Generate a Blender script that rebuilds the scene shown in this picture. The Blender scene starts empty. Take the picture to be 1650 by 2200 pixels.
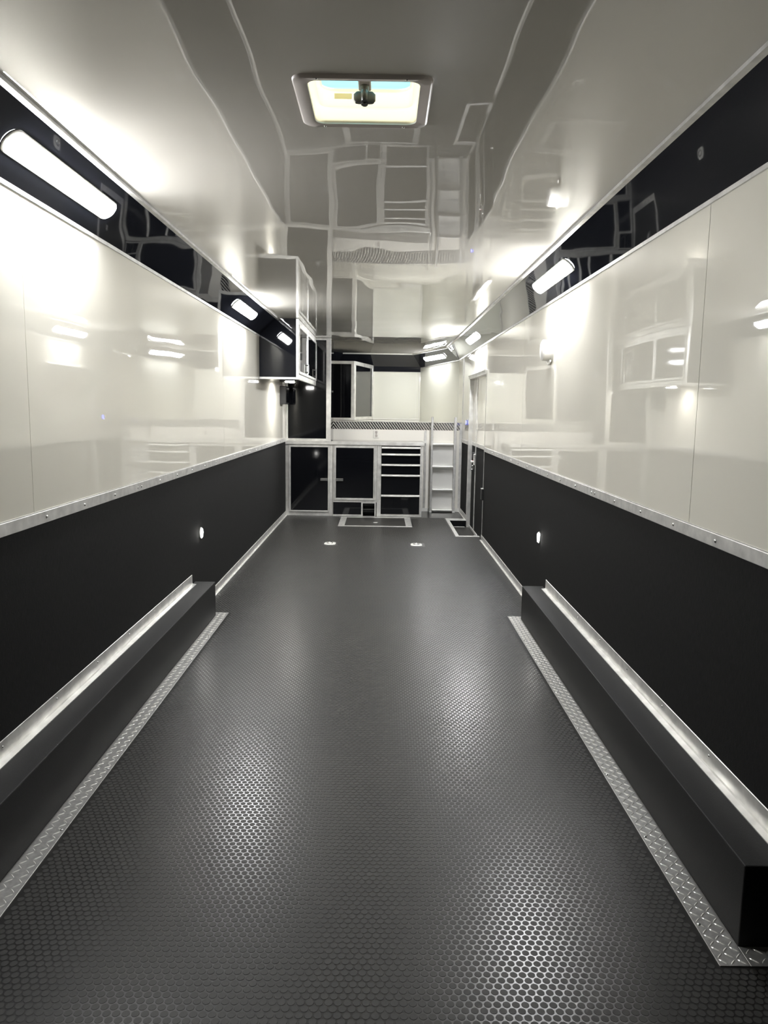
import bpy, bmesh, math, random
import numpy as np
from mathutils import Vector, Matrix

random.seed(7)
C = bpy.context.scene.collection
S = bpy.context.scene
R_ = math.radians

# ------------------------------------------------------------------ camera
def make_camera():
    f, p, y, r, h = 1619.5, .1356, .005, .0147, 1.432
    fwd = Vector((math.sin(y) * math.cos(p), math.cos(y) * math.cos(p), -math.sin(p)))
    right = Vector((math.cos(y), -math.sin(y), 0))
    up = right.cross(fwd)
    rr = right * math.cos(r) + up * math.sin(r)
    uu = -right * math.sin(r) + up * math.cos(r)
    cam = bpy.data.cameras.new('camera')
    o = bpy.data.objects.new('camera', cam)
    C.objects.link(o)
    m = Matrix((rr, uu, -fwd)).transposed().to_4x4()
    m.translation = Vector((0, 0, h))
    o.matrix_world = m
    cam.sensor_fit = 'VERTICAL'
    cam.sensor_height = 36
    cam.sensor_width = 27
    cam.lens = f * 36 / 2200
    cam.clip_start = .02
    S.camera = o
make_camera()

# ------------------------------------------------------------------ light and exposure
LAMP = 34.0
LAMP_COL = (.97, .985, 1.0)
PUCK = 30.0
w = bpy.data.worlds.new('sky')
S.world = w
w.use_nodes = True
nt = w.node_tree
nt.nodes.clear()
bg = nt.nodes.new('ShaderNodeBackground')
bg.inputs['Strength'].default_value = 1.75
wo = nt.nodes.new('ShaderNodeOutputWorld')
bg.inputs['Color'].default_value = (.93, .97, 1.0, 1)      # bright hazy daylight
nt.links.new(bg.outputs[0], wo.inputs['Surface'])
S.view_settings.view_transform = 'Standard'
S.view_settings.look = 'None'
S.view_settings.gamma = 1
S.view_settings.use_curve_mapping = False
S.view_settings.exposure = 2.0
S.cycles.use_denoising = True
S.cycles.max_bounces = 12
S.cycles.diffuse_bounces = 8
S.cycles.glossy_bounces = 8
S.cycles.sample_clamp_indirect = 8
S.cycles.caustics_reflective = True

# ------------------------------------------------------------------ materials
def mat(name, col, rough=.5, metal=0., spec=.5, noise=None, bump=None, emit=None, rvar=None, ior=1.5):
    m = bpy.data.materials.new(name)
    m.use_nodes = True
    n = m.node_tree.nodes
    l = m.node_tree.links
    b = n['Principled BSDF']
    b.inputs['Base Color'].default_value = (*col, 1)
    b.inputs['Roughness'].default_value = rough
    b.inputs['Metallic'].default_value = metal
    b.inputs['Specular IOR Level'].default_value = spec
    b.inputs['IOR'].default_value = ior
    tc = n.new('ShaderNodeTexCoord')

    def tex(scale, stretch, detail=4):
        mp = n.new('ShaderNodeMapping')
        mp.inputs['Scale'].default_value = stretch
        l.new(tc.outputs['Object'], mp.inputs['Vector'])
        t = n.new('ShaderNodeTexNoise')
        t.inputs['Scale'].default_value = scale
        t.inputs['Detail'].default_value = detail
        l.new(mp.outputs[0], t.inputs['Vector'])
        return t
    if noise:   # (scale, stretch, amount)
        t = tex(noise[0], noise[1])
        mr = n.new('ShaderNodeMapRange')
        mr.inputs[1].default_value = .3
        mr.inputs[2].default_value = .7
        mr.inputs[3].default_value = 1 - noise[2]
        mr.inputs[4].default_value = 1 + noise[2]
        l.new(t.outputs['Fac'], mr.inputs[0])
        mx = n.new('ShaderNodeVectorMath')
        mx.operation = 'SCALE'
        mx.inputs[0].default_value = col
        l.new(mr.outputs[0], mx.inputs['Scale'])
        l.new(mx.outputs[0], b.inputs['Base Color'])
    if rvar:    # (scale, stretch, lo, hi)
        t = tex(rvar[0], rvar[1])
        mr = n.new('ShaderNodeMapRange')
        mr.inputs[1].default_value = .3
        mr.inputs[2].default_value = .7
        mr.inputs[3].default_value = rvar[2]
        mr.inputs[4].default_value = rvar[3]
        l.new(t.outputs['Fac'], mr.inputs[0])
        l.new(mr.outputs[0], b.inputs['Roughness'])
    if bump:    # (scale, stretch, distance, detail)
        t = tex(bump[0], bump[1], bump[3])
        bp = n.new('ShaderNodeBump')
        bp.inputs['Strength'].default_value = 1
        bp.inputs['Distance'].default_value = bump[2]
        l.new(t.outputs['Fac'], bp.inputs['Height'])
        l.new(bp.outputs[0], b.inputs['Normal'])
    if emit:
        b.inputs['Emission Color'].default_value = (*emit[0], 1)
        b.inputs['Emission Strength'].default_value = emit[1]
    return m

WHITE = (.82, .79, .70)
M = {}
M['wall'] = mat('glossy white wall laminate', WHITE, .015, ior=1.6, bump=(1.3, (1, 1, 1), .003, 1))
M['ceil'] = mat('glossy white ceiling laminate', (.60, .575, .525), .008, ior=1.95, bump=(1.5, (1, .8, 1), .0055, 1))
M['front'] = mat('bright white front wall laminate', (.90, .87, .80), .04, spec=.5, bump=(1.3, (1, 1, 1), .002, 1))
M['nose'] = mat('white nose wall laminate', (.77, .77, .70), .05, bump=(1.3, (1, 1, 1), .002, 1))
M['gap'] = mat('dark joint backing', (.10, .095, .085), .8)
M['gloss_black'] = mat('glossy black laminate', (.0125, .0135, .018), .025, spec=.5, bump=(1.6, (1, 1, 1), .0030, 1))
M['cab_black'] = mat('glossy black cabinet panel', (.0035, .0038, .005), .06, spec=.45, bump=(2., (1, 1, 1), .001, 1))
M['carpet'] = mat('black ribbed wall covering', (.0088, .0086, .0085), .85, spec=.2, noise=(260, (1, 1, .12), .45), bump=(420, (1, 1, .3), .0006, 3))
M['box'] = mat('black textured box covering', (.0095, .0092, .0092), .6, spec=.32, noise=(300, (1, 1, 1), .3), bump=(500, (1, 1, 1), .0006, 2))
M['mat_base'] = mat('black rubber between studs', (.0135, .0128, .0115), .275, spec=.85)
M['mat_stud'] = mat('black rubber studs', (.0255, .0241, .0212), .52, spec=.45, noise=(1.6, (1, 1, 1), .12))
M['alu'] = mat('brushed aluminium', (.80, .79, .76), .36, metal=.72, noise=(14, (1, 1, 1), .14), rvar=(9, (1, 1, 1), .28, .46))
M['alu_mill'] = mat('dull mill aluminium', (.70, .69, .67), .42, metal=.6, noise=(22, (1, 1, 1), .14), rvar=(15, (1, 1, 1), .34, .5))
M['tread'] = mat('polished tread plate', (.56, .55, .53), .34, metal=.75, noise=(60, (1, 1, 1), .15))
M['band'] = mat('mirror tread plate', (.45, .45, .44), .2, metal=1)
M['lug'] = mat('lugs with painted glint', (.92, .90, .85), .3, metal=.35)  # glint of the raised lugs put into a pale, less metallic colour
M['sheet'] = mat('satin aluminium sheet', (.86, .85, .82), .30, metal=.3)
M['steel'] = mat('bright steel', (.85, .85, .84), .2, metal=1)
M['white_trim'] = mat('white enamelled trim', (.80, .79, .75), .3, spec=.5)
M['plastic'] = mat('white plastic', (.82, .80, .74), .35)
M['vent_frame'] = mat('off white vent flange', (.56, .51, .48), .4)
M['cream'] = mat('cream vent shaft plastic', (.90, .86, .58), .45)
M['black_plastic'] = mat('black plastic', (.02, .02, .021), .4)
M['grey_plastic'] = mat('grey plastic', (.06, .06, .056), .35)
def lamp_lens(k):
    return mat('lit lamp diffuser', (.9, .9, .9), .4, emit=(LAMP_COL, LAMP * k))
M['puck_lens'] = mat('lit puck diffuser', (.9, .9, .9), .4, emit=((1, .98, .93), PUCK))
M['blue'] = mat('blue lit ring', (.05, .05, .6), .3, emit=((.08, .10, 1.0), 4))
M['red'] = mat('red plastic', (.5, .03, .02), .4)
M['rear'] = mat('black rear ramp covering', (.012, .012, .013), .7)

def translucent(name, col, diff=None):
    m = bpy.data.materials.new(name)
    m.use_nodes = True
    n = m.node_tree.nodes
    l = m.node_tree.links
    n.clear()
    t = n.new('ShaderNodeBsdfTranslucent')
    t.inputs['Color'].default_value = (*col, 1)
    g = n.new('ShaderNodeBsdfGlossy')
    g.inputs['Roughness'].default_value = .15
    mx = n.new('ShaderNodeMixShader')
    mx.inputs[0].default_value = .06
    o = n.new('ShaderNodeOutputMaterial')
    l.new(t.outputs[0], mx.inputs[1])
    l.new(g.outputs[0], mx.inputs[2])
    l.new(mx.outputs[0], o.inputs['Surface'])
    return m
M['lid'] = translucent('translucent blue tinted lid', (.31, .50, .51))
M['paper'] = translucent('printed paper sticker', (.75, .70, .52))
M['cream_t'] = translucent('translucent cream shaft wall', (.34, .305, .195))

# ------------------------------------------------------------------ mesh helpers
class MB:
    """collects shapes in one bmesh and links them as ONE mesh object"""
    def __init__(self):
        self.bm = bmesh.new()

    def box(self, x0, x1, y0, y1, z0, z1, bev=0.0, rot=None, seg=1):
        x0, x1 = min(x0, x1), max(x0, x1)
        y0, y1 = min(y0, y1), max(y0, y1)
        z0, z1 = min(z0, z1), max(z0, z1)
        b = bmesh.new()
        bmesh.ops.create_cube(b, size=1)
        for v in b.verts:
            v.co = Vector(((x0 + x1) / 2 + v.co.x * (x1 - x0), (y0 + y1) / 2 + v.co.y * (y1 - y0), (z0 + z1) / 2 + v.co.z * (z1 - z0)))
        if bev:
            bmesh.ops.bevel(b, geom=list(b.edges), offset=bev, segments=seg, affect='EDGES', profile=.5)
        self.merge(b, rot)
        return self

    def merge(self, b, mtx=None):
        vs = []
        for v in b.verts:
            vs.append(self.bm.verts.new(mtx @ v.co if mtx else v.co))
        b.verts.index_update()
        for f in b.faces:
            try:
                self.bm.faces.new([vs[v.index] for v in f.verts])
            except ValueError:
                pass
        b.free()

    def prism(self, pts, z0, z1):
        """plan polygon pts (counter-clockwise) from z0 to z1"""
        bo = [self.bm.verts.new((x, y, z0)) for x, y in pts]
        to = [self.bm.verts.new((x, y, z1)) for x, y in pts]
        self.bm.faces.new(bo[::-1])
        self.bm.faces.new(to)
        n = len(pts)
        for i in range(n):
            j = (i + 1) % n
            self.bm.faces.new((bo[i], bo[j], to[j], to[i]))
        return self

    def cyl(self, c, axis, r, h, seg=24, r2=None, bev=0):
        """from c along axis by h"""
        b = bmesh.new()
        bmesh.ops.create_cone(b, cap_ends=True, segments=seg, radius1=r, radius2=r if r2 is None else r2, depth=h)
        if bev:
            e = [e for e in b.edges if abs(e.verts[0].co.z - h / 2) < 1e-6 and abs(e.verts[1].co.z - h / 2) < 1e-6]
            bmesh.ops.bevel(b, geom=e, offset=bev, segments=3, affect='EDGES', profile=.5)
        a = Vector(axis).normalized()
        q = Vector((0, 0, 1)).rotation_difference(a).to_matrix().to_4x4()
        q.translation = Vector(c) + a * h / 2
        self.merge(b, q)
        return self

    def loft(self, rings, cap=True, closed=True):
        vr = [[self.bm.verts.new(p) for p in r] for r in rings]
        for a, b in zip(vr, vr[1:]):
            n = len(a)
            for i in range(n if closed else n - 1):
                j = (i + 1) % n
                self.bm.faces.new((a[i], a[j], b[j], b[i]))
        if cap:
            self.bm.faces.new(vr[0][::-1])
            self.bm.faces.new(vr[-1])
        return self

    def build(self, name, m, parent=None, smooth=False, loc=None):
        bmesh.ops.recalc_face_normals(self.bm, faces=self.bm.faces)
        me = bpy.data.meshes.new(name)
        self.bm.to_mesh(me)
        self.bm.free()
        me.materials.append(m)
        if smooth:
            me.polygons.foreach_set('use_smooth', [True] * len(me.polygons))
            me.update()
            try:
                me.set_sharp_from_angle(angle=R_(40))
            except Exception:
                pass
        o = bpy.data.objects.new(name, me)
        C.objects.link(o)
        if loc:
            o.location = loc
        if parent:
            o.parent = parent
        return o

def tag(o, label, cat, group=None):
    o['label'] = label
    o['category'] = cat
    if group:
        o['group'] = group
    return o

def thing(name, label, cat, loc=(0, 0, 0), group=None):
    o = bpy.data.objects.new(name, None)
    C.objects.link(o)
    o.location = loc
    o.empty_display_size = .1
    tag(o, label, cat, group)
    return o

def struct(o):
    o['kind'] = 'structure'
    return o

def sempty(name):
    o = bpy.data.objects.new(name, None)
    C.objects.link(o)
    o['kind'] = 'structure'
    return o

def mk(root):
    """world coordinates to the thing's own"""
    return Matrix.Translation(-root.location)

def part(mb, name, m, root, smooth=False):
    """geometry given in world coordinates, stored relative to the root"""
    mb.bm.transform(Matrix.Translation(-root.location))
    return mb.build(name, m, root, smooth)

def rframe(mb, x0, x1, y0, y1, z0, z1, wl, wr=None, wb=None, wt=None, bev=.002):
    """picture frame in the XZ plane"""
    wr = wl if wr is None else wr
    wb = wl if wb is None else wb
    wt = wl if wt is None else wt
    mb.box(x0, x0 + wl, y0, y1, z0, z1, bev)
    mb.box(x1 - wr, x1, y0, y1, z0, z1, bev)
    mb.box(x0 + wl, x1 - wr, y0, y1, z0, z0 + wb, bev)
    mb.box(x0 + wl, x1 - wr, y0, y1, z1 - wt, z1, bev)
    return mb

def rrect(cx, cy, hx, hy, r, z, n=6):
    out = []
    for k, (sx, sy) in enumerate(((1, 1), (-1, 1), (-1, -1), (1, -1))):
        for i in range(n + 1):
            a = math.pi / 2 * (k + i / n)
            out.append((cx + sx * (hx - r) + r * math.cos(a), cy + sy * (hy - r) + r * math.sin(a), z))
    return out

# ------------------------------------------------------------------ dimensions (metres)
XL, XR = -1.269, 1.131
Y0, YF, YN = -1.4, 10.62, 12.9        # rear wall, front bulkhead, nose wall
H = 2.338                             # ceiling
ZC = 2.166                            # lower edge of the black cove
ZR0, ZR1 = .988, 1.033                # aluminium rail
DECK = 1.254                          # raised nose deck
D0, D1, DT = 8.27, 9.77, 1.835        # side door opening
WX0 = .905                            # step well
NL = ((XL, 11.26), (-.787, YN))
NR = ((XR, 11.26), (.647, YN))

# ------------------------------------------------------------------ floor
fl = MB()
fl.box(XL - .1, WX0, Y0 - .1, YF + .1, -.15, 0)
fl.box(WX0, XR + .1, Y0 - .1, 8.55, -.15, 0)
fl.box(WX0, XR + .1, 9.80, YF + .1, -.15, 0)
floor = struct(fl.build('floor', M['mat_base']))

# raised rubber studs, hexagonal packing (embossed on the mat, too many to pick apart)
def studs():
    px, py = .0228, .0197
    cx, cy = [], []
    row = 0
    y = 1.30
    while y < 9.98:
        off = (row % 2) * px / 2
        xs = np.arange(XL + .02 + off, XR - .012, px)
        cx.append(xs)
        cy.append(np.full_like(xs, y))
        y += py
        row += 1
    cx = np.concatenate(cx)
    cy = np.concatenate(cy)
    def inside(x0, x1, y0, y1, m=.011):
        return (cx > x0 - m) & (cx < x1 + m) & (cy > y0 - m) & (cy < y1 + m)
    bad = inside(-1.3, -1.052, 1.79, 5.15) | inside(.904, 1.2, 1.79, 5.15) | inside(-.52, .397, 9.14, 10.0)
    bad |= inside(.862, 1.2, 8.49, 9.97) | inside(-.605, -.46, 7.84, 8.03) | inside(.318, .463, 7.84, 8.03)
    cx, cy = cx[~bad], cy[~bad]
    near = cy < 3.4
    V, F, base = [], [], 0
    loops, starts, totals = [], [], []
    pos = 0
    for sel, n in ((near, 12), (~near, 8)):
        x, yv = cx[sel], cy[sel]
        k = len(x)
        a = np.arange(n) * 2 * math.pi / n
        ring = lambda r, z: np.stack([x[:, None] + r * np.cos(a), yv[:, None] + r * np.sin(a), np.full((k, n), z)], -1)
        v = np.concatenate([ring(.0099, 0.0), ring(.0096, .0006)], 1).reshape(-1, 3)
        idx = base + np.arange(k)[:, None] * 2 * n
        i = np.arange(n)
        j = (i + 1) % n
        q = np.stack([i, j, j + n, i + n], -1).reshape(-1)
        quads = idx + q[None]
        top = idx + (n + i)[None]
        lp = np.concatenate([quads, top], 1).reshape(-1)
        st = np.concatenate([np.arange(n) * 4, [4 * n]])
        tt = np.concatenate([np.full(n, 4), [n]])
        starts.append((pos + np.arange(k)[:, None] * 5 * n + st[None]).reshape(-1))
        totals.append(np.tile(tt, k))
        loops.append(lp)
        pos += len(lp)
        V.append(v)
        base += len(v)
    V = np.concatenate(V)
    L = np.concatenate(loops)
    st = np.concatenate(starts)
    me = bpy.data.meshes.new('floor_stud')
    me.vertices.add(len(V))
    me.vertices.foreach_set('co', V.astype(np.float32).ravel())
    me.loops.add(len(L))
    me.loops.foreach_set('vertex_index', L.astype(np.int32))
    me.polygons.add(len(st))
    me.polygons.foreach_set('loop_start', st.astype(np.int32))
    me.update(calc_edges=True)
    me.polygons.foreach_set('use_smooth', np.zeros(len(st), dtype=bool))
    me.materials.append(M['mat_stud'])
    o = bpy.data.objects.new('floor_stud', me)
    C.objects.link(o)
    o.parent = floor
    o['kind'] = 'stuff'
studs()

# ------------------------------------------------------------------ ceiling with the vent opening
VX0, VX1, VY0, VY1 = -.226, .100, 2.229, 2.556
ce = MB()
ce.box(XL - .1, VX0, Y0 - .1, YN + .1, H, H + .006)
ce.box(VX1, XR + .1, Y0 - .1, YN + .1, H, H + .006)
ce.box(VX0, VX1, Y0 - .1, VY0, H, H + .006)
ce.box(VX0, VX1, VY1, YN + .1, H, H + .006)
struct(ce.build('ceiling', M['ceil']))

# ------------------------------------------------------------------ walls
def side_wall(name, X, s, pieces, seams):
    """X inner face, s outward sign. pieces: (y0, y1, z0, z1) backing boxes"""
    b = MB()
    for (a, c, z0, z1) in pieces:
        b.box(X + s * .012, X + s * .1, a, c, z0, z1)
    root = struct(b.build(name, M['gap']))
    return root

wl = side_wall('wall_left', XL, -1, [(Y0 - .1, 11.3, -.15, H + .1)], None)
wr = side_wall('wall_right', XR, 1, [(Y0 - .1, D0, -.15, H + .1), (D0, D1, DT, H + .1), (D1, 11.3, -.15, H + .1)], None)
def panel(root, X, s, y0, y1, z0, z1, m, name):
    g = .0016
    b = MB()
    b.box(X, X + s * .0125, y0 + g, y1 - g, z0, z1)
    return b.build(name, m, root)
for a, c in ((Y0, -.63), (-.63, 2.742), (2.742, 6.112), (6.112, 9.48), (9.48, 11.27)):
    panel(wl, XL, -1, a, c, ZR1 - .01, H, M['wall'], 'white_panel')
for a, c in ((Y0, 11.27),):
    panel(wl, XL, -1, a, c, -.02, ZR0 + .01, M['carpet'], 'black_panel')
for a, c in ((Y0, -.63), (-.63, 2.727), (2.727, 6.128), (6.128, D0)):
    panel(wr, XR, 1, a, c, ZR1 - .01, H, M['wall'], 'white_panel')
panel(wr, XR, 1, D0, D1, DT, H, M['wall'], 'white_panel')
panel(wr, XR, 1, D1, 11.27, ZR1 - .01, H, M['wall'], 'white_panel')
for a, c in ((Y0, D0),):
    panel(wr, XR, 1, a, c, -.02, ZR0 + .01, M['carpet'], 'black_panel')
panel(wr, XR, 1, D1, YF, -.02, ZR0 + .01, M['carpet'], 'black_panel')

b = MB()
b.box(XL - .1, XR + .1, Y0 - .1, Y0, -.15, H + .1)
struct(b.build('wall_rear', M['rear']))

# front bulkhead under the raised deck
b = MB()
b.box(XL - .05, XR + .05, YF, YF + .06, -.1, DECK - .004)
wf = struct(b.build('wall_front', M['front']))
b = MB()
b.prism([(XL - .05, YF + .001), (XR + .05, YF + .001), (XR + .05, 11.3), (NR[1][0] + .05, YN + .05), (NL[1][0] - .05, YN + .05), (XL - .05, 11.3)], DECK - .03, DECK)
struct(b.build('floor_nose', M['wall']))
def slab_wall(name, A, B, out, z0, z1, m):
    b = MB()
    A, B, out = Vector(A), Vector(B), Vector(out).normalized() * .08
    b.prism([tuple(A), tuple(B), tuple(B + out), tuple(A + out)], z0, z1)
    return struct(b.build(name, m))
slab_wall('wall_nose_right', NR[0], NR[1], (1, .3), DECK - .05, H + .1, M['nose'])
slab_wall('wall_nose_left', NL[0], NL[1], (-1, .3), DECK - .05, H + .1, M['nose'])
b = MB()
b.box(NL[1][0] - .1, NR[1][0] + .1, YN, YN + .08, DECK - .05, H + .1)
wn = struct(b.build('wall_nose_front', M['nose']))
b = MB()
b.box(NL[1][0], NR[1][0] - .004, YN - .014, YN, 2.056, 2.2)
b.build('black_header_panel', M['gloss_black'], wn)
b = MB()
rframe(b, -.15, NR[1][0] - .012, YN - .016, YN, DECK + .002, 2.056, .012, .012, .02, .008)
b.build('panel_frame', M['white_trim'], wn)
b = MB()
b.box(.572, .578, YN - .004, YN, DECK + .022, 2.048)
b.build('panel_seam_strip', M['white_trim'], wn)

# ------------------------------------------------------------------ black coves
def cove_profile(z0, n=2, off=.187, sag=0.0):
    a = Vector((0, z0))
    e = Vector((off, H))
    d = (e - a)
    ln = d.length
    nrm = Vector((-d.y, d.x)) / ln            # towards the room corner
    out = []
    for i in range(n + 1):
        t = i / n
        out.append(a + d * t + nrm * sag * 4 * t * (1 - t))
    return out

def offset_line(pts, o, left=True):
    """inset a plan polyline by o to its left, mitred"""
    res = []
    P = [Vector(p) for p in pts]
    for i, p in enumerate(P):
        ns = []
        if i > 0:
            d = (P[i] - P[i - 1]).normalized()
            ns.append(Vector((-d.y, d.x)))
        if i < len(P) - 1:
            d = (P[i + 1] - P[i]).normalized()
            ns.append(Vector((-d.y, d.x)))
        if len(ns) == 1:
            n = ns[0]
            res.append(p + n * o)
        else:
            n = (ns[0] + ns[1]).normalized()
            res.append(p + n * (o / n.dot(ns[0])))
    return res

def cove(parent, pts, z0s, name='cove_panel'):
    prof = [cove_profile(z) for z in z0s]
    rows = []
    for k in range(len(prof[0])):
        row = []
        for i in range(len(pts)):
            q = offset_line(pts, prof[i][k].x)[i]
            row.append((q.x, q.y, prof[i][k].y))
        rows.append(row)
    # one strip per straight run so that the mitres stay sharp
    bmx = MB()
    for i in range(len(pts) - 1):
        vr = [[bmx.bm.verts.new(r[i]), bmx.bm.verts.new(r[i + 1])] for r in rows]
        for a, c in zip(vr, vr[1:]):
            bmx.bm.faces.new((a[0], a[1], c[1], c[0]))
    o = trim(bmx, M['gloss_black'])
    so = o.modifiers.new('thickness', 'SOLIDIFY')
    so.thickness = .003
    so.offset = 0
    return o

tn = [0]
def trim(mb, m, smooth=False):
    tn[0] += 1
    return struct(mb.build('trim_%d' % tn[0], m, None, smooth))

# travelling with the room on the left hand: right wall towards the front, nose, then back along the left wall
RUN_R = [(XR, Y0), (XR, 11.26), (NR[1][0], YN), (NL[1][0], YN)]
RUN_L = [(XL, 7.9), (XL, Y0)]
cove('cove', RUN_R, [ZC, ZC, 2.13, 2.13])
cove('cove', RUN_L, [ZC, ZC])
cove('cove', [(NL[1][0], YN), NL[0], (XL, 10.62)], [2.13, ZC, ZC])

def strip_along(pts, zs, o0, o1, h0, h1, lipfn=None):
    """thin bar along a polyline: between insets o0..o1, heights h0..h1 added to zs"""
    mb = MB()
    A = offset_line(pts, o0)
    B = offset_line(pts, o1)
    for i in range(len(pts) - 1):
        v = []
        for (p, q, z) in ((A[i], B[i], zs[i]), (A[i + 1], B[i + 1], zs[i + 1])):
            v.append([(p.x, p.y, z + h0), (q.x, q.y, z + h0), (q.x, q.y, z + h1), (p.x, p.y, z + h1)])
        mb.loft(v)
    return mb
for run, zs in ((RUN_R[:3], [ZC, ZC, 2.13]), (RUN_L, [ZC, ZC])):
    trim(strip_along(run, zs, -.002, .007, -.014, .002), M['alu_mill'])
    trim(strip_along(run, [H] * len(run), .172, .200, -.012, .002), M['alu_mill'])
trim(strip_along([(NR[1][0], YN), (NL[1][0], YN)], [H, H], .172, .196, -.010, .002), M['white_trim'])

# ------------------------------------------------------------------ aluminium rails with screws
def screw_mesh(r=.0075):
    b = bmesh.new()
    bmesh.ops.create_uvsphere(b, u_segments=10, v_segments=6, radius=r)
    for v in list(b.verts):
        if v.co.z < -1e-4:
            v.co.z = 0
        v.co.z *= .6
    me = bpy.data.meshes.new('screw')
    b.to_mesh(me)
    b.free()
    me.materials.append(M['steel'])
    me.polygons.foreach_set('use_smooth', [True] * len(me.polygons))
    return me
SCREW = screw_mesh()
SCREW_S = screw_mesh(.0055)
def screw(parent, p, axis, me=None, name='screw'):
    o = bpy.data.objects.new(name, me or SCREW)
    C.objects.link(o)
    o.rotation_mode = 'QUATERNION'
    o.rotation_quaternion = Vector((0, 0, 1)).rotation_difference(Vector(axis))
    o.location = Vector(p) - (parent.location if parent.type == 'EMPTY' else Vector())
    o.parent = parent
    return o

def rail(X, s, y0, y1, joints, phase):
    b = MB()
    cuts = [y0] + joints + [y1]
    for a, c in zip(cuts, cuts[1:]):
        b.box(X, X - s * .006, a + .0006, c - .0006, ZR0, ZR1, .0015)
        b.box(X, X - s * .003, a, c, ZR1 - .001, ZR1 + .004)
    o = trim(b, M['alu_mill'])
    y = phase
    while y < y1 - .05:
        if y > y0 + .05:
            if any(abs(y - j) < .1 for j in joints):
                screw(o, (X - s * .006, y - .03, 1.010), (-s, 0, 0))
                screw(o, (X - s * .006, y + .03, 1.010), (-s, 0, 0))
            else:
                screw(o, (X - s * .006, y, 1.010), (-s, 0, 0))
        y += .368
rail(XL, -1, Y0, 10.0, [3.95], .99 - .368 * 6)
rail(XR, 1, Y0, D0, [4.03], 1.015 - .368 * 6)
rail(XR, 1, D1 + .02, YF - .01, [], 9.95)

# ------------------------------------------------------------------ baseboards
def baseboard(name, X, s, y0, y1):
    b = MB()
    b.box(X, X - s * .008, y0, y1, 0, .064, .0015)
    b.box(X - s * .007, X - s * .022, y0, y1, 0, .006, .0015)
    return struct(b.build(name, M['alu']))
baseboard('baseboard_left', XL, -1, 5.09, 10.01)
baseboard('baseboard_right', XR, 1, 5.09, D0)
baseboard('baseboard_right_front', XR, 1, D1 + .05, YF)
b = MB()
b.box(.56, XR - .02, YF - .008, YF, 0, .05, .0015)
struct(b.build('baseboard_front', M['white_trim']))

# corner strips of the bulkhead
b = MB()
b.box(XR - .035, XR, YF - .006, YF, 0, DECK, .001)
b.box(XR - .006, XR, YF - .035, YF, 0, 2.16, .001)
trim(b, M['alu_mill'])
b = MB()
b.box(-.698, -.686, YF - .03, YF, 1.0, 2.33, .001)
trim(b, M['white_trim'])
b = MB()
b.box(.60, .635, YF - .008, YF, .05, 1.14, .001)
trim(b, M['alu'])
b = MB()
b.box(XL - .05, XR + .02, YF - .012, YF + .012, DECK - .002, DECK + .006, .002)
trim(b, M['alu'])

# ------------------------------------------------------------------ side door (recessed)
DX = XR + .045
door = sempty('door_1')
b = MB()
b.box(DX, DX + .04, 9.36, D1, -.088, ZR0, .001)
b.build('black_panel', M['carpet'], door)
b = MB()
b.box(DX, DX + .04, D0 - .05, 9.335, -.088, ZR0, .001)
b.build('black_panel', M['carpet'], door)
b = MB()
b.box(DX, DX + .04, 9.36, D1, ZR1, DT + .02, .001)
b.build('white_panel', M['wall'], door)
b = MB()
b.box(DX, DX + .04, D0 - .05, 9.335, ZR1, DT + .02, .001)
b.build('white_panel', M['wall'], door)
b = MB()
b.box(DX - .004, DX + .03, D0 - .05, 9.33, ZR0, ZR1, .001)
b.box(DX - .004, DX + .03, 9.365, D1, ZR0, ZR1, .001)
b.build('rail', M['alu'], door)
b = MB()
b.box(DX - .010, DX + .04, 9.333, 9.362, -.085, DT, .002)
b.build('edge_post', M['alu'], door)
b = MB()
b.box(XR - .002, DX + .04, D1 - .002, D1 + .018, -.088, DT + .02, .001)      # far jamb return
b.box(XR - .006, XR + .006, D1 + .0, D1 + .035, .0, DT + .03, .001)
b.build('far_jamb', M['alu'], door)
b = MB()
b.box(XR - .004, DX + .04, D0 - .016, D0, -.088, ZR0, .001)
b.box(XR - .004, DX + .04, D0 - .016, D0, ZR0, DT + .02, .001)
b.build('near_jamb', M['alu'], door)
b = MB()
b.box(XR - .022, DX + .03, D0 - .02, D1 + .03, DT - .012, DT + .035, .004)
b.box(XR - .028, XR - .018, D0 - .02, D1 + .03, DT + .025, DT + .04, .002)
b.build('header', M['alu'], door)
b = MB()
b.box(DX - .03, DX - .008, 9.31, 9.375, .76, .90, .005)
lk = b.build('lock_case', M['alu'], door)
b = MB()
b.box(DX - .036, DX - .006, 9.385, 9.42, .85, .915, .004)
b.build('strike', M['black_plastic'], lk)
b = MB()
b.cyl((DX - .03, 9.37, .80), (-1, 0, 0), .014, .03, 14, bev=.003)
b.build('knob', M['steel'], lk, True)
b = MB()
b.box(DX - .046, DX - .026, 9.385, 9.41, .79, .815, .004)
b.build('red_slider', M['red'], lk)
b = MB()
b.box(DX - .05, DX - .03, 9.34, 9.37, .70, .76, .006)
b.box(DX - .06, DX - .045, 9.30, 9.35, .69, .715, .005)
b.build('lever', M['steel'], lk)
b = MB()
b.box(XR - .024, XR + .004, D0 - .05, D0 + .02, .455, .575, .006)
hc = b.build('latch_block', M['black_plastic'], door)
b = MB()
b.box(XR - .026, XR, D0 - .045, D0 + .015, .575, .585, .002)
b.build('latch_cap', M['alu'], hc)
b = MB()
b.box(XR + .03, DX, 9.0, D1, -.085, -.055, .002)
b.box(XR + .0, DX, 8.5, 8.98, -.085, -.06, .002)
b.build('threshold', M['alu_mill'], door)

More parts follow.
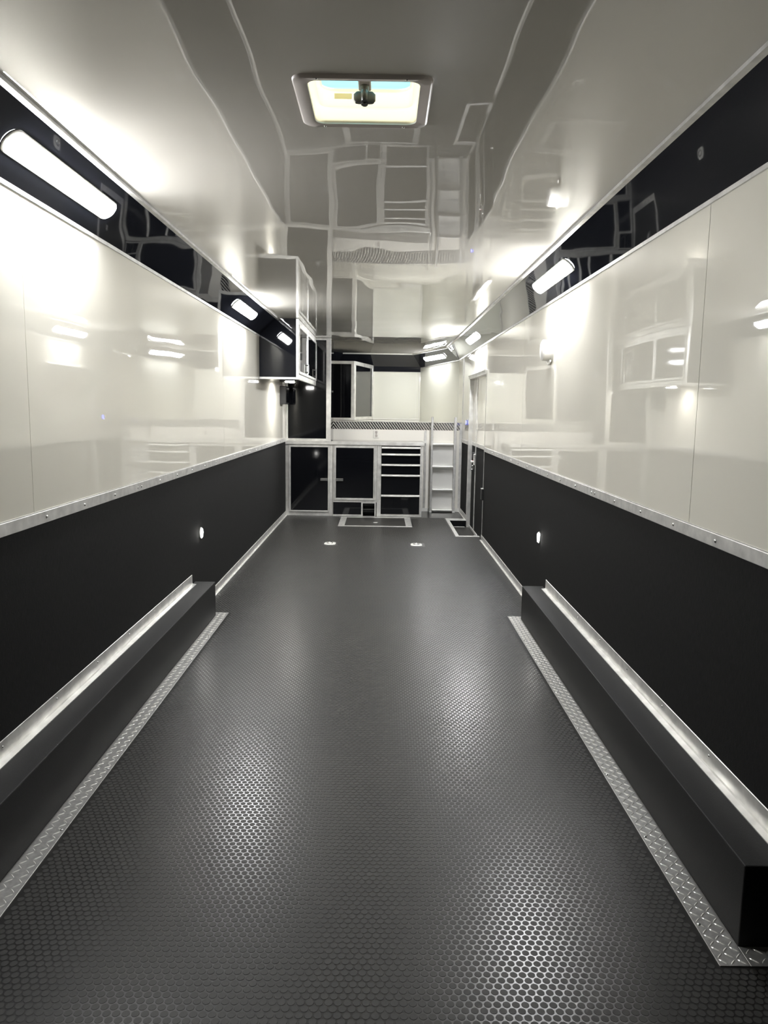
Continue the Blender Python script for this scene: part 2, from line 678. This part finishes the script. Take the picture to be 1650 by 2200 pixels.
# ------------------------------------------------------------------ step well beside the door
sw = thing('step_well', 'sunken black entry step with aluminium rim at the side door', 'step', (.87, 9.1, 0))
b = MB()
b.box(.866, .908, 8.50, 9.94, -.002, .004, .0012)
b.box(.908, XR, 9.78, 9.94, -.002, .004, .0012)
b.box(.908, XR + .01, 8.50, 8.552, -.002, .004, .0012)
part(b, 'rim', M['alu'], sw)
b = MB()
b.box(WX0 - .004, DX, 8.53, 9.82, -.11, -.088)
part(b, 'tread', M['mat_stud'], sw)
b = MB()
b.box(WX0, DX, 9.79, 9.81, -.09, -.003)
b.box(WX0 - .004, WX0 + .006, 8.54, 9.80, -.09, -.003)
b.box(WX0, DX, 8.54, 8.553, -.09, -.003)
part(b, 'riser', M['cab_black'], sw)
b = MB()
b.box(.925, 1.11, 9.775, 9.79, -.09, -.082, .001)
part(b, 'edge_strip', M['alu_mill'], sw)

# ------------------------------------------------------------------ wheel boxes and tread plate strips
def lug_block(cells, name, root, to_world, k_=1.0):
    """one mesh of raised diamond lugs; cells: (u, v, sign)"""
    V, Fc = [], []
    L, Wd, Ht = .0140 * k_, .0026 * k_, .0020 * k_
    base = [(-L, 0, 0), (-L * .5, -Wd, 0), (L * .5, -Wd, 0), (L, 0, 0), (L * .5, Wd, 0), (-L * .5, Wd, 0), (-L * .55, 0, Ht), (L * .55, 0, Ht)]
    faces = [(0, 1, 6), (1, 2, 7, 6), (2, 3, 7), (3, 4, 7), (4, 5, 6, 7), (5, 0, 6)]
    for (u, v, sg) in cells:
        a = sg * R_(45)
        c, s = math.cos(a), math.sin(a)
        k = len(V)
        for (x, y, z) in base:
            V.append(to_world(u + x * c - y * s, v + x * s + y * c, z))
        for f in faces:
            Fc.append(tuple(k + i for i in f))
    me = bpy.data.meshes.new(name)
    me.from_pydata(V, [], Fc)
    me.materials.append(M['lug'])
    o = bpy.data.objects.new(name, me)
    C.objects.link(o)
    o.parent = root
    o['kind'] = 'stuff'
    return o

def grid(u0, u1, v0, v1, p=.0235):
    out = []
    nu = int((u1 - u0) / p)
    nv = int((v1 - v0) / p)
    for i in range(nu):
        for j in range(nv):
            out.append((u0 + (i + .5) * (u1 - u0) / nu, v0 + (j + .5) * (v1 - v0) / nv, 1 if (i + j) % 2 else -1))
    return out

BY0, BY1, BZ = 1.863, 5.088, .237
def wheel_box(side, X, s, Xi, label):
    t = thing('wheel_box', label, 'wheel box', ((X + Xi) / 2, (BY0 + BY1) / 2, 0), 'wheel boxes along the walls')
    b = MB()
    b.box(min(X, Xi), max(X, Xi), BY0, BY1, 0, BZ, .004, seg=2)
    part(b, 'body', M['box'], t)
    b = MB()
    prof = [(0, 0), (.030, 0), (.030, .003), (.007, .005), (.004, .010), (.003, .065), (0, .066)]
    rings = []
    for y in (BY0 + .01, BY1 - .09):
        rings.append([(X - s * a, y, BZ + z) for a, z in prof])
    b.loft(rings)
    o = part(b, 'angle_trim', M['alu'], t)
    y = 2.42
    while y < BY1 - .15:
        q = screw(o, (0, 0, 0), (-s, 0, 0), SCREW_S)
        q.location = Vector((X - s * .004, y, BZ + .045)) - t.location
        y += .43
    return t
wheel_box('left', XL, -1, -1.130, 'long low black wheel box along the left wall, far end showing')
wheel_box('right', XR, 1, .987, 'long low black wheel box along the right wall, near end showing')

def tread_strip(x0, x1, wallx, label, mirror):
    t = thing('tread_plate_strip', label, 'floor trim', ((x0 + x1) / 2, 3.4, 0), 'tread plate strips around the wheel boxes')
    b = MB()
    b.box(x0, x1, 1.79, 5.15, 0, .0025, .0006)
    a, c = min(x0 if mirror else x1, wallx), max(x0 if mirror else x1, wallx)
    b.box(a, c, 1.79, BY0, 0, .0025, .0006)
    b.box(a, c, BY1, 5.15, 0, .0025, .0006)
    p = part(b, 'plate', M['tread'], t)
    cells = grid(x0 + .004, x1 - .004, 1.792, 5.148) + grid(a + .004, c - .004, 1.793, BY0 - .002) + grid(a + .004, c - .004, BY1 + .004, 5.148)
    lug_block(cells, 'tread_lugs', t, lambda u, v, z: (u - t.location.x, v - t.location.y, .0024 + z))
    for k in range(8):
        q = screw(t, (x0 + .012 if not mirror else x1 - .012, 1.95 + k * .44, .0025), (0, 0, 1), SCREW_S)
tread_strip(-1.130, -1.053, XL + .002, 'tread plate strip on the floor along the left wheel box', True)
tread_strip(.905, .987, XR - .002, 'tread plate strip on the floor along the right wheel box, turning its near corner', False)

# diamond plate on the face of the raised deck
t = thing('tread_plate_band', 'bright tread plate band above the counter on the front wall', 'wall trim', (0, YF, 1.2))
b = MB()
b.box(XL, XR, YF - .003, YF, 1.150, DECK - .003, .0006)
part(b, 'plate', M['band'], t)
cells = []
p_ = .037
for j in range(4):
    for i in range(int(2.38 / p_)):
        cells.append((XL + (i + .5 + (j % 2) * .5) * p_, 1.150 + (j + .5) * .0252, -1))
def bandpos(u, v, z):
    return (u - t.location.x, YF - .003 - z * 1.3 - t.location.y, v - t.location.z)
lug_block(cells, 'tread_lugs', t, bandpos, 1.6)

# ------------------------------------------------------------------ base cabinets
CF = 10.016                        # plane of the cabinet fronts
def cx(px):
    return -1.269 + (px - 613) * .00617
def cz(py):
    return .958 - (py - 957.5) * .00636

def bar_handle(root, x0, x1, z0, z1, parent):
    b = MB()
    b.box(x0, x1, CF - .036, CF - .026, z0, z1, .003)
    b.box(x0 + .004, x0 + .016, CF - .028, CF - .012, z0 + .004, z1 - .004)
    b.box(x1 - .016, x1 - .004, CF - .028, CF - .012, z0 + .004, z1 - .004)
    o = part(b, 'handle', M['steel'], root)
    o.parent = parent
    return o

def cab_door(root, ox0, ox1, oy0, oy1, px0, px1, py0, py1, hx=None):
    """outer frame and panel rectangles in the picture's columns and rows, turned into metres"""
    x0, x1, z0, z1 = cx(ox0), cx(ox1), cz(oy1), cz(oy0)
    b = MB()
    b.box(cx(px0) - .004, cx(px1) + .004, CF - .012, CF - .003, cz(py1) - .004, cz(py0) + .004)
    d = part(b, 'door', M['cab_black'], root)
    b = MB()
    rframe(b, x0, x1, CF - .020, CF - .002, z0, z1, cx(px0) - x0, x1 - cx(px1), cz(py1) - z0, z1 - cz(py0), .004)
    f = part(b, 'door_frame', M['alu'], root)
    f.parent = d
    if hx:
        bar_handle(root, cx(hx[0]), cx(hx[1]), cz(1033), cz(1027.5), d)
    return d

# left unit
a = thing('base_cabinet', 'black base cabinet with one tall aluminium-framed door, in the left corner', 'cabinet', (cx(664), CF, 0), 'base cabinets under the counter')
b = MB()
b.box(XL + .002, cx(714.5), CF + .004, YF - .002, .002, .955)
part(b, 'body', M['cab_black'], a)
b = MB()
rframe(b, XL + .001, cx(714.5), CF, CF + .02, .002, .957, cx(620.5) - XL, cx(714.5) - cx(708.5), cz(1099.5), .957 - cz(959.5), .001)
part(b, 'face_frame', M['alu'], a)
cab_door(a, 620.5, 708.5, 959.5, 1099.5, 624.5, 704.5, 963.5, 1096, (688.5, 704.5))

# middle unit
a = thing('base_cabinet', 'black base cabinet with a framed door above a low drawer and small opening', 'cabinet', (cx(764), CF, 0), 'base cabinets under the counter')
b = MB()
b.box(cx(715), cx(780), CF + .004, YF - .002, .002, .955)
b.box(cx(780), cx(810), CF + .004, YF - .002, cz(1077), .955)
b.box(cx(806), cx(810), CF + .004, YF - .002, .002, cz(1077))
b.box(cx(780), cx(806), CF + .2, YF - .002, .002, cz(1077))
part(b, 'body', M['cab_black'], a)
b = MB()
rframe(b, cx(715), cx(810), CF, CF + .02, cz(1078), .957, cx(718.5) - cx(715), cx(810) - cx(805.5), cz(1073.5) - cz(1078), .957 - cz(959.5), .001)
rframe(b, cx(715.1), cx(779.5), CF - .004, CF + .016, .002, cz(1076.5), .006, cx(779.5) - cx(777), cz(1104.5), .01, .001)
rframe(b, cx(779.5), cx(809), CF - .004, CF + .016, .002, cz(1076.5), .006, cx(809) - cx(806), .004, cz(1077) - cz(1080.5), .001)
part(b, 'face_frame', M['alu'], a)
cab_door(a, 718.5, 805.5, 959.5, 1073.5, 722, 802.5, 964, 1069, (721.5, 738))
b = MB()
b.box(cx(714.5), cx(777), CF - .003, CF + .003, cz(1104.5), cz(1078))
part(b, 'drawer', M['cab_black'], a)
b = MB()
b.box(cx(781), cx(805), CF + .05, CF + .2, cz(1095), cz(1093))
part(b, 'cubby_shelf', M['grey_plastic'], a)

# drawer unit
a = thing('drawer_cabinet', 'black five-drawer cabinet with long aluminium pulls, at the right end', 'cabinet', (cx(860), CF, 0), 'base cabinets under the counter')
b = MB()
b.box(cx(810.5), cx(908), CF + .004, YF - .002, .002, .955)
part(b, 'body', M['cab_black'], a)
b = MB()
rframe(b, cx(810.5), cx(908), CF - .002, CF + .02, .002, .957, cx(819.5) - cx(810.5), cx(908) - cx(903), cz(1102.5), .957 - cz(958.5), .001)
part(b, 'face_frame', M['alu'], a)
tops = [960, 974.2, 996, 1018, 1060.6, 1102.5]
for k in range(5):
    z1, z0 = cz(tops[k]), cz(tops[k + 1]) + .006
    b = MB()
    b.box(cx(820), cx(902.6), CF - .010, CF + .002, z0, z1, .001)
    d = part(b, 'drawer', M['cab_black'], a)
    b = MB()
    prof = [(0, .000), (-.014, -.002), (-.024, -.010), (-.026, -.020), (-.021, -.027), (-.017, -.027), (-.017, -.018), (-.010, -.012), (0, -.012)]
    b.loft([[(x, CF - .010 + u, z1 + v) for u, v in prof] for x in (cx(820), cx(902.8))])
    q = part(b, 'drawer_pull', M['steel'] if 0 else M['alu'], a)
    q.parent = d

# countertop
ct = thing('countertop', 'black countertop with a bright aluminium front edge over the cabinets', 'countertop', (-.35, 10.3, .958))
b = MB()
b.box(XL + .002, .575, CF - .012, YF - .012, .9575, .998)
part(b, 'slab', M['cab_black'], ct)
b = MB()
b.box(XL + .002, .585, CF - .030, CF - .012, .957, 1.000, .002)
b.box(.575, .585, CF - .03, YF - .012, .957, 1.000, .002)
b.box(XL + .002, .575, CF - .03, CF + .012, .998, 1.001)
part(b, 'edge_strip', M['alu'], ct)

# tall cabinet on the counter
a = thing('tall_cabinet', 'tall black glossy cabinet standing on the counter in the left corner', 'cabinet', (-.97, CF, 1.002))
b = MB()
b.box(XL + .003, -.672, CF + .004, YF - .035, 1.002, H - .004)
part(b, 'body', M['cab_black'], a)
b = MB()
rframe(b, XL + .002, -.669, CF - .006, CF + .016, 1.002, H - .003, .034, .062, .032, .026, .002)
b.box(-.676, -.669, CF, CF + .03, 1.002, H - .003, .001)
part(b, 'face_frame', M['alu'], a)
b = MB()
b.box(XL + .03, -.725, CF - .002, CF + .004, 1.03, H - .026)
d = part(b, 'door', M['cab_black'], a)
b = MB()
b.cyl((-.669, CF + .25, 1.655), (1, 0, 0), .012, .012, 12)
part(b, 'latch', M['steel'], a, True)

# wall cabinet hung from the ceiling on the left wall
UY0, UY1, UX, UZ = 7.9, 9.99, -.865, 1.722
a = thing('wall_cabinet', 'glossy black wall cabinet with framed doors hung high on the left wall', 'cabinet', (-1.07, 8.9, UZ), None)
b = MB()
b.box(XL + .002, UX - .006, UY0 + .006, UY1, UZ + .006, H - .003)
part(b, 'body', M['gloss_black'], a)
b = MB()
b.box(UX - .024, UX + .004, UY0, UY0 + .022, UZ, H - .003, .002)
b.box(XL + .002, UX - .024, UY0, UY0 + .012, UZ, UZ + .024, .002)
b.box(UX - .020, UX + .002, UY0 + .022, UY1, UZ, UZ + .055, .002)
b.box(UX - .020, UX + .002, UY0 + .022, UY1, H - .055, H - .003, .002)
b.box(UX - .020, UX + .002, UY1 - .03, UY1, UZ + .055, H - .055, .002)
part(b, 'frame', M['alu'], a)
for (y0, y1, hy) in ((UY0 + .03, 8.80, 8.72), (8.82, UY1 - .035, 9.72)):
    b = MB()
    b.box(UX - .006, UX + .006, y0 + .025, y1 - .025, UZ + .085, H - .085)
    d = part(b, 'door', M['cab_black'], a)
    b = MB()
    for (p0, p1, q0, q1) in ((y0, y0 + .028, UZ + .06, H - .06), (y1 - .028, y1, UZ + .06, H - .06), (y0 + .028, y1 - .028, UZ + .06, UZ + .088), (y0 + .028, y1 - .028, H - .088, H - .06)):
        b.box(UX - .004, UX + .012, p0, p1, q0, q1, .002)
    q = part(b, 'door_frame', M['alu'], a)
    q.parent = d
    b = MB()
    b.box(UX + .02, UX + .03, hy, hy + .014, UZ + .10, UZ + .20, .003)
    b.box(UX + .005, UX + .022, hy + .002, hy + .012, UZ + .105, UZ + .117)
    b.box(UX + .005, UX + .022, hy + .002, hy + .012, UZ + .183, UZ + .195)
    q = part(b, 'handle', M['steel'], a)
    q.parent = d

# black cabinet with an angled end on the raised deck
a = thing('nose_cabinet', 'black glossy cabinet with an angled framed end on the raised deck', 'cabinet', (-.7, 12.2, DECK + .002))
NZ0, NZ1 = DECK + .003, 2.155
b = MB()
b.prism([(-1.10, 11.76), (-.43, 11.76), (-.165, YN - .02), (-.77, YN - .02)], NZ0, NZ1)
part(b, 'body', M['cab_black'], a)
b = MB()
b.box(-1.10, -.424, 11.744, 11.76, NZ1 - .045, NZ1, .002)
b.box(-1.10, -.424, 11.744, 11.76, NZ0, NZ0 + .035, .002)
b.box(-.475, -.424, 11.744, 11.76, NZ0 + .035, NZ1 - .045, .002)
b.box(-1.10, -1.06, 11.744, 11.76, NZ0 + .035, NZ1 - .045, .002)
part(b, 'front_frame', M['alu'], a)
b = MB()
p0, p1 = Vector((-.424, 11.755)), Vector((-.152, YN - .022))
dv = (p1 - p0)
L_ = dv.length
mtx = Matrix.Translation((p0.x, p0.y, 0)) @ Matrix.Rotation(math.atan2(dv.y, dv.x), 4, 'Z')
for (u0, u1, z0, z1) in ((0, .055, NZ0, NZ1), (L_ - .07, L_, NZ0, NZ1), (.055, L_ - .07, NZ0, NZ0 + .05), (.055, L_ - .07, NZ1 - .055, NZ1)):
    b.box(u0, u1, -.008, .012, z0, z1, .002, rot=mtx)
part(b, 'end_frame', M['alu'], a)
b = MB()
b.box(-1.05, -.48, 11.752, 11.764, NZ0 + .04, NZ1 - .05)
d = part(b, 'door', M['cab_black'], a)

# ------------------------------------------------------------------ ladder
ld = thing('ladder', 'aluminium ladder leaning up to the raised deck, right of the drawers', 'ladder', (.868, 10.55, 0))
for x0, x1 in ((.692, .722), (1.012, 1.046)):
    b = MB()
    b.box(x0, x1, 10.525, 10.60, .001, 1.335, .004)
    part(b, 'side_rail', M['alu_mill'], ld)
    b = MB()
    b.box(x0 - .004, x1 + .004, 10.515, 10.605, 0, .012, .003)
    part(b, 'foot', M['alu'], ld)
for z in (.03, .318, .642, .956):
    b = MB()
    b.box(.722, 1.012, 10.525, 10.600, z - .012, z + .012, .005, seg=2)
    part(b, 'rung', M['alu'], ld)

b = MB()
b.box(.722, 1.012, YF - .006, YF - .001, .05, .944, .001)
part(b, 'back_panel', M['sheet'], ld)

# ------------------------------------------------------------------ small fittings
# socket over the counter
a = thing('wall_outlet', 'white double power socket on the wall above the counter', 'outlet', (-.072, YF, 1.085))
b = MB()
b.box(-.112, -.030, YF - .008, YF, 1.028, 1.142, .004, seg=2)
part(b, 'cover_plate', M['plastic'], a)
for z in (1.061, 1.109):
    b = MB()
    b.box(-.088, -.054, YF - .011, YF - .007, z - .017, z + .017, .003)
    q = part(b, 'receptacle', M['vent_frame'], a)
    b = MB()
    b.box(-.080, -.077, YF - .0115, YF - .0108, z - .004, z + .009)
    b.box(-.066, -.063, YF - .0115, YF - .0108, z - .004, z + .009)
    b.cyl((-.071, YF - .0108, z - .010), (0, -1, 0), .003, .0008, 10)
    k = part(b, 'slots', M['black_plastic'], a)
    k.parent = q
screw(a, (-.071, YF - .008, 1.085), (0, -1, 0), SCREW_S)

# blue-lit socket on the right wall
a = thing('blue_lit_socket', 'small round blue-lit socket on the right wall beside the ladder', 'socket', (XR, 10.05, 1.272))
b = MB()
b.cyl((XR, 10.05, 1.272), (-1, 0, 0), .034, .008, 24, bev=.003)
part(b, 'bezel', M['black_plastic'], a, True)
b = MB()
b.cyl((XR - .008, 10.05, 1.272), (-1, 0, 0), .027, .004, 24, bev=.002)
part(b, 'lit_face', M['blue'], a, True)

# black box under the wall cabinet
a = thing('utility_box', 'small black plastic box on the left wall under the wall cabinet', 'box', (XL, 9.6, 1.58))
b = MB()
b.box(XL, XL + .075, 9.48, 9.78, 1.475, 1.70, .006, seg=2)
part(b, 'case', M['black_plastic'], a)
b = MB()
b.box(XL + .075, XL + .080, 9.50, 9.76, 1.495, 1.68, .003)
part(b, 'front_cover', M['cab_black'], a)

# floor hatch
a = thing('floor_hatch', 'flush floor hatch with aluminium frame in front of the cabinets', 'hatch', (-.06, 9.55, 0))
b = MB()
b.box(-.519, -.440, 9.15, 9.965, -.001, .005, .0015)
b.box(.318, .396, 9.15, 9.965, -.001, .005, .0015)
b.box(-.440, .318, 9.15, 9.195, -.001, .005, .0015)
b.box(-.440, .318, 9.905, 9.965, -.001, .005, .0015)
fr = part(b, 'frame', M['alu'], a)
for x in (-.48, .357):
    for y in (9.25, 9.55, 9.85):
        screw(a, (x, y, .005), (0, 0, 1), SCREW_S)
b = MB()
b.box(-.440, .318, 9.195, 9.905, -.001, .003)
p = part(b, 'lid', M['mat_stud'], a)
b = MB()
b.loft([rrect(-.064, 9.436, .048, .040, .036, .003), rrect(-.064, 9.436, .048, .040, .036, .008), rrect(-.064, 9.436, .042, .034, .03, .010)])
q = part(b, 'pull_ring', M['steel'], a, True)
q.parent = p
b = MB()
b.loft([rrect(-.064, 9.436, .026, .018, .016, .0095), rrect(-.064, 9.436, .026, .018, .016, .0112)])
q2 = part(b, 'finger_hole', M['alu_mill'], a)
q2.parent = p

# tie-down rings in the floor
def tie_down(x, y, label):
    a = thing('tie_down_ring', label, 'tie-down', (x, y, 0), 'tie-down rings in the floor')
    b = MB()
    b.loft([rrect(x, y, .060, .078, .045, 0), rrect(x, y, .060, .078, .045, .004), rrect(x, y, .054, .072, .04, .006)])
    part(b, 'pan', M['white_trim'], a, True)
    b = MB()
    n = 28
    rings = []
    for i in range(n):
        t_ = 2 * math.pi * i / n
        c = Vector((x + .030 * math.cos(t_), y + .038 * math.sin(t_), .0095))
        rad = Vector((math.cos(t_), math.sin(t_), 0))
        rings.append([c + rad * .005 * math.cos(k * math.pi / 4) + Vector((0, 0, .005 * math.sin(k * math.pi / 4))) for k in range(8)])
    rings.append(rings[0])
    b.loft(rings, cap=False)
    part(b, 'ring', M['steel'], a, True)
    b = MB()
    b.box(x - .032, x + .032, y - .008, y + .008, .005, .013, .003)
    part(b, 'clip', M['alu'], a)
    for sx in (-.048, .048):
        screw(a, (x + sx, y, .005), (0, 0, 1), SCREW_S)
tie_down(-.533, 7.935, 'bright recessed tie-down ring in the floor, left of the aisle')
tie_down(.390, 7.935, 'bright recessed tie-down ring in the floor, right of the aisle')

# round puck lights
M['puck_down'] = mat('lit downlight diffuser', (.9, .9, .9), .4, emit=((1, .98, .93), PUCK * 4))
def puck(c, axis, r, label, name='puck_light', group='puck lights low on the walls'):
    a = thing(name, label, 'light', c, group)
    b = MB()
    b.cyl(c, axis, r, .007, 32, bev=.003)
    part(b, 'bezel', M['alu'], a, True)
    b = MB()
    b.cyl(Vector(c) + Vector(axis) * .007, axis, r * .80, .0035, 32, bev=.002)
    part(b, 'lens', M['puck_down' if axis[2] else 'puck_lens'], a, True)
puck((XL, 5.27, .545), (1, 0, 0), .042, 'small round puck light low on the left wall above the wheel box end')
puck((XR, 5.27, .546), (-1, 0, 0), .042, 'small round puck light low on the right wall above the wheel box end')
puck((-1.059, 8.80, UZ + .006), (0, 0, -1), .065, 'round puck light under the black wall cabinet', group=None)

# LED strip lights on the coves
def led(c, along, nrm, length, label, power):
    a = thing('led_strip_light', label, 'light', c, 'led strip lights on the black coves')
    t_ = Vector(along).normalized()
    n_ = Vector(nrm).normalized()
    n_ = (n_ - t_ * n_.dot(t_)).normalized()
    s_ = n_.cross(t_)
    mtx = Matrix((t_, s_, n_)).transposed().to_4x4()
    def cap(hl, hw, z):
        return [mtx @ Vector(p) for p in rrect(0, 0, hl, hw, hw * .98, z, 8)]
    b = MB()
    b.loft([cap(length / 2, .046, -.006), cap(length / 2, .046, .005), cap(length / 2 - .004, .043, .008)])
    b.build('housing', M['plastic'], a, True)
    b = MB()
    b.loft([cap(length / 2 - .006, .040, .007), cap(length / 2 - .008, .038, .012), cap(length / 2 - .018, .030, .017)])
    b.build('lens', lamp_lens(power), a, True)
mid = cove_profile(ZC)[1]
def led_side(X, s, y, label, power):
    led((X - s * (mid.x), y, mid.y), (0, 1, 0), (-s * .172, 0, -.187), .92, label, power)
led_side(XL, -1, 2.93, 'large glowing led strip light on the left cove, nearest the camera', .85)
led_side(XL, -1, 6.60, 'glowing led strip light on the left cove just before the wall cabinet', 1.3)
led_side(XR, 1, 4.80, 'glowing led strip light on the right cove over the wheel box', 1.0)
led_side(XR, 1, 8.85, 'glowing led strip light on the right cove above the side door', 1.7)
dN = (Vector(NR[1]) - Vector(NR[0])).normalized()
nN = Vector((-dN.y, dN.x))
cN = Vector(NR[0]) + dN * .80
m2 = cove_profile(2.15)[1]
cN = cN + nN * m2.x
led((cN.x, cN.y, m2.y), (dN.x, dN.y, 0), (nN.x * .19, nN.y * .19, -.187), .92, 'glowing led strip light on the angled cove of the nose, by the right corner', .55)

# round white pull vent on the right wall
vy, vz = 5.15, 1.838
a = thing('round_wall_vent', 'round white plastic vent knob standing out from the right wall', 'vent', (XR, vy, vz))
b = MB()
b.cyl((XR, vy, vz), (-1, 0, 0), .080, .006, 40, bev=.002)
part(b, 'flange', M['plastic'], a, True)
b = MB()
b.cyl((XR - .006, vy, vz), (-1, 0, 0), .069, .056, 40, bev=.006)
part(b, 'body', M['plastic'], a, True)
b = MB()
b.cyl((XR - .062, vy, vz), (-1, 0, 0), .060, .003, 40, bev=.0015)
part(b, 'face_disc', M['white_trim'], a, True)
b = MB()
n = 12
rings = []
for i in range(n + 1):
    t_ = -math.pi * (.30 + .40 * i / n)
    c = Vector((XR - .014, vy + .088 * math.cos(t_), vz + .088 * math.sin(t_)))
    rad = Vector((0, math.cos(t_), math.sin(t_)))
    rings.append([c + rad * .010 * math.cos(k * math.pi / 3) + Vector((.005 * math.sin(k * math.pi / 3), 0, 0)) for k in range(6)])
b.loft(rings)
part(b, 'pull_tab', M['plastic'], a, True)

# ------------------------------------------------------------------ roof vent
vcx, vcy = (VX0 + VX1) / 2, (VY0 + VY1) / 2
hx, hy = (VX1 - VX0) / 2, (VY1 - VY0) / 2
a = thing('roof_vent', 'square ceiling vent with daylit shaft and black crank knob', 'vent', (vcx, vcy, H), None)
b = MB()
outer = dict(cx=vcx, cy=2.385)
b.loft([rrect(vcx, vcy, hx - .004, hy - .004, .03, H - .002),
        rrect(vcx, vcy, hx - .004, hy - .004, .03, H - .006),
        rrect(vcx - .003, vcy - .003, .190, .180, .034, H - .010),
        rrect(vcx - .003, vcy - .003, .196, .186, .038, H - .006),
        rrect(vcx - .003, vcy - .003, .198, .188, .04, H)], cap=False)
part(b, 'flange', M['vent_frame'], a, True)
b = MB()
b.loft([rrect(vcx, vcy, hx - .003, hy - .003, .03, H - .003), rrect(vcx, vcy, hx - .006, hy - .006, .03, H + .036),
        rrect(vcx, vcy, hx - .018, hy - .018, .03, H + .039), rrect(vcx, vcy, hx - .020, hy - .020, .03, H + .082),
        rrect(vcx, vcy, hx - .026, hy - .026, .03, H + .085), rrect(vcx, vcy, hx - .026, hy - .026, .03, H + .091)], cap=False)
o = part(b, 'shaft', M['cream_t'], a, True)
b = MB()
b.loft([rrect(vcx, vcy, hx - .020, hy - .020, .05, H + .093), rrect(vcx, vcy, hx - .024, hy - .024, .05, H + .116), rrect(vcx, vcy, hx - .08, hy - .08, .04, H + .126)])
part(b, 'lid', M['lid'], a, True)
b = MB()
b.box(vcx - .019, vcx + .019, VY0 + .012, vcy + .0, H + .030, H + .046, .004, seg=2)
br = part(b, 'crank_arm', M['vent_frame'], a)
b = MB()
b.cyl((vcx, vcy - .04, H + .046), (0, 0, -1), .012, .05, 16)
q = part(b, 'spindle', M['grey_plastic'], a, True)
q.parent = br
b = MB()
def lobes(s, z):
    out = []
    for i in range(48):
        t_ = 2 * math.pi * i / 48
        r = (.024 + .008 * math.cos(4 * t_)) * s
        out.append((vcx + r * math.cos(t_), vcy - .04 + r * math.sin(t_), z))
    return out
b.loft([lobes(.8, H + .012), lobes(1, H + .006), lobes(1, H - .012), lobes(.85, H - .018)])
kb = part(b, 'crank_knob', M['grey_plastic'], a, True)
b = MB()
b.cyl((vcx, vcy - .04, H - .017), (0, 0, -1), .010, .006, 16)
q = part(b, 'knob_cap', M['black_plastic'], a, True)
q.parent = kb
b = MB()
b.box(vcx - .100, vcx - .045, VY1 - .0235, VY1 - .0225, H + .062, H + .078)
part(b, 'sticker', M['paper'], a)
for sx in (-.13, .12):
    for yy in (VY0 - .016, VY1 + .010):
        q = screw(a, (vcx + sx, yy, H - .008), (0, 0, -1), SCREW_S)
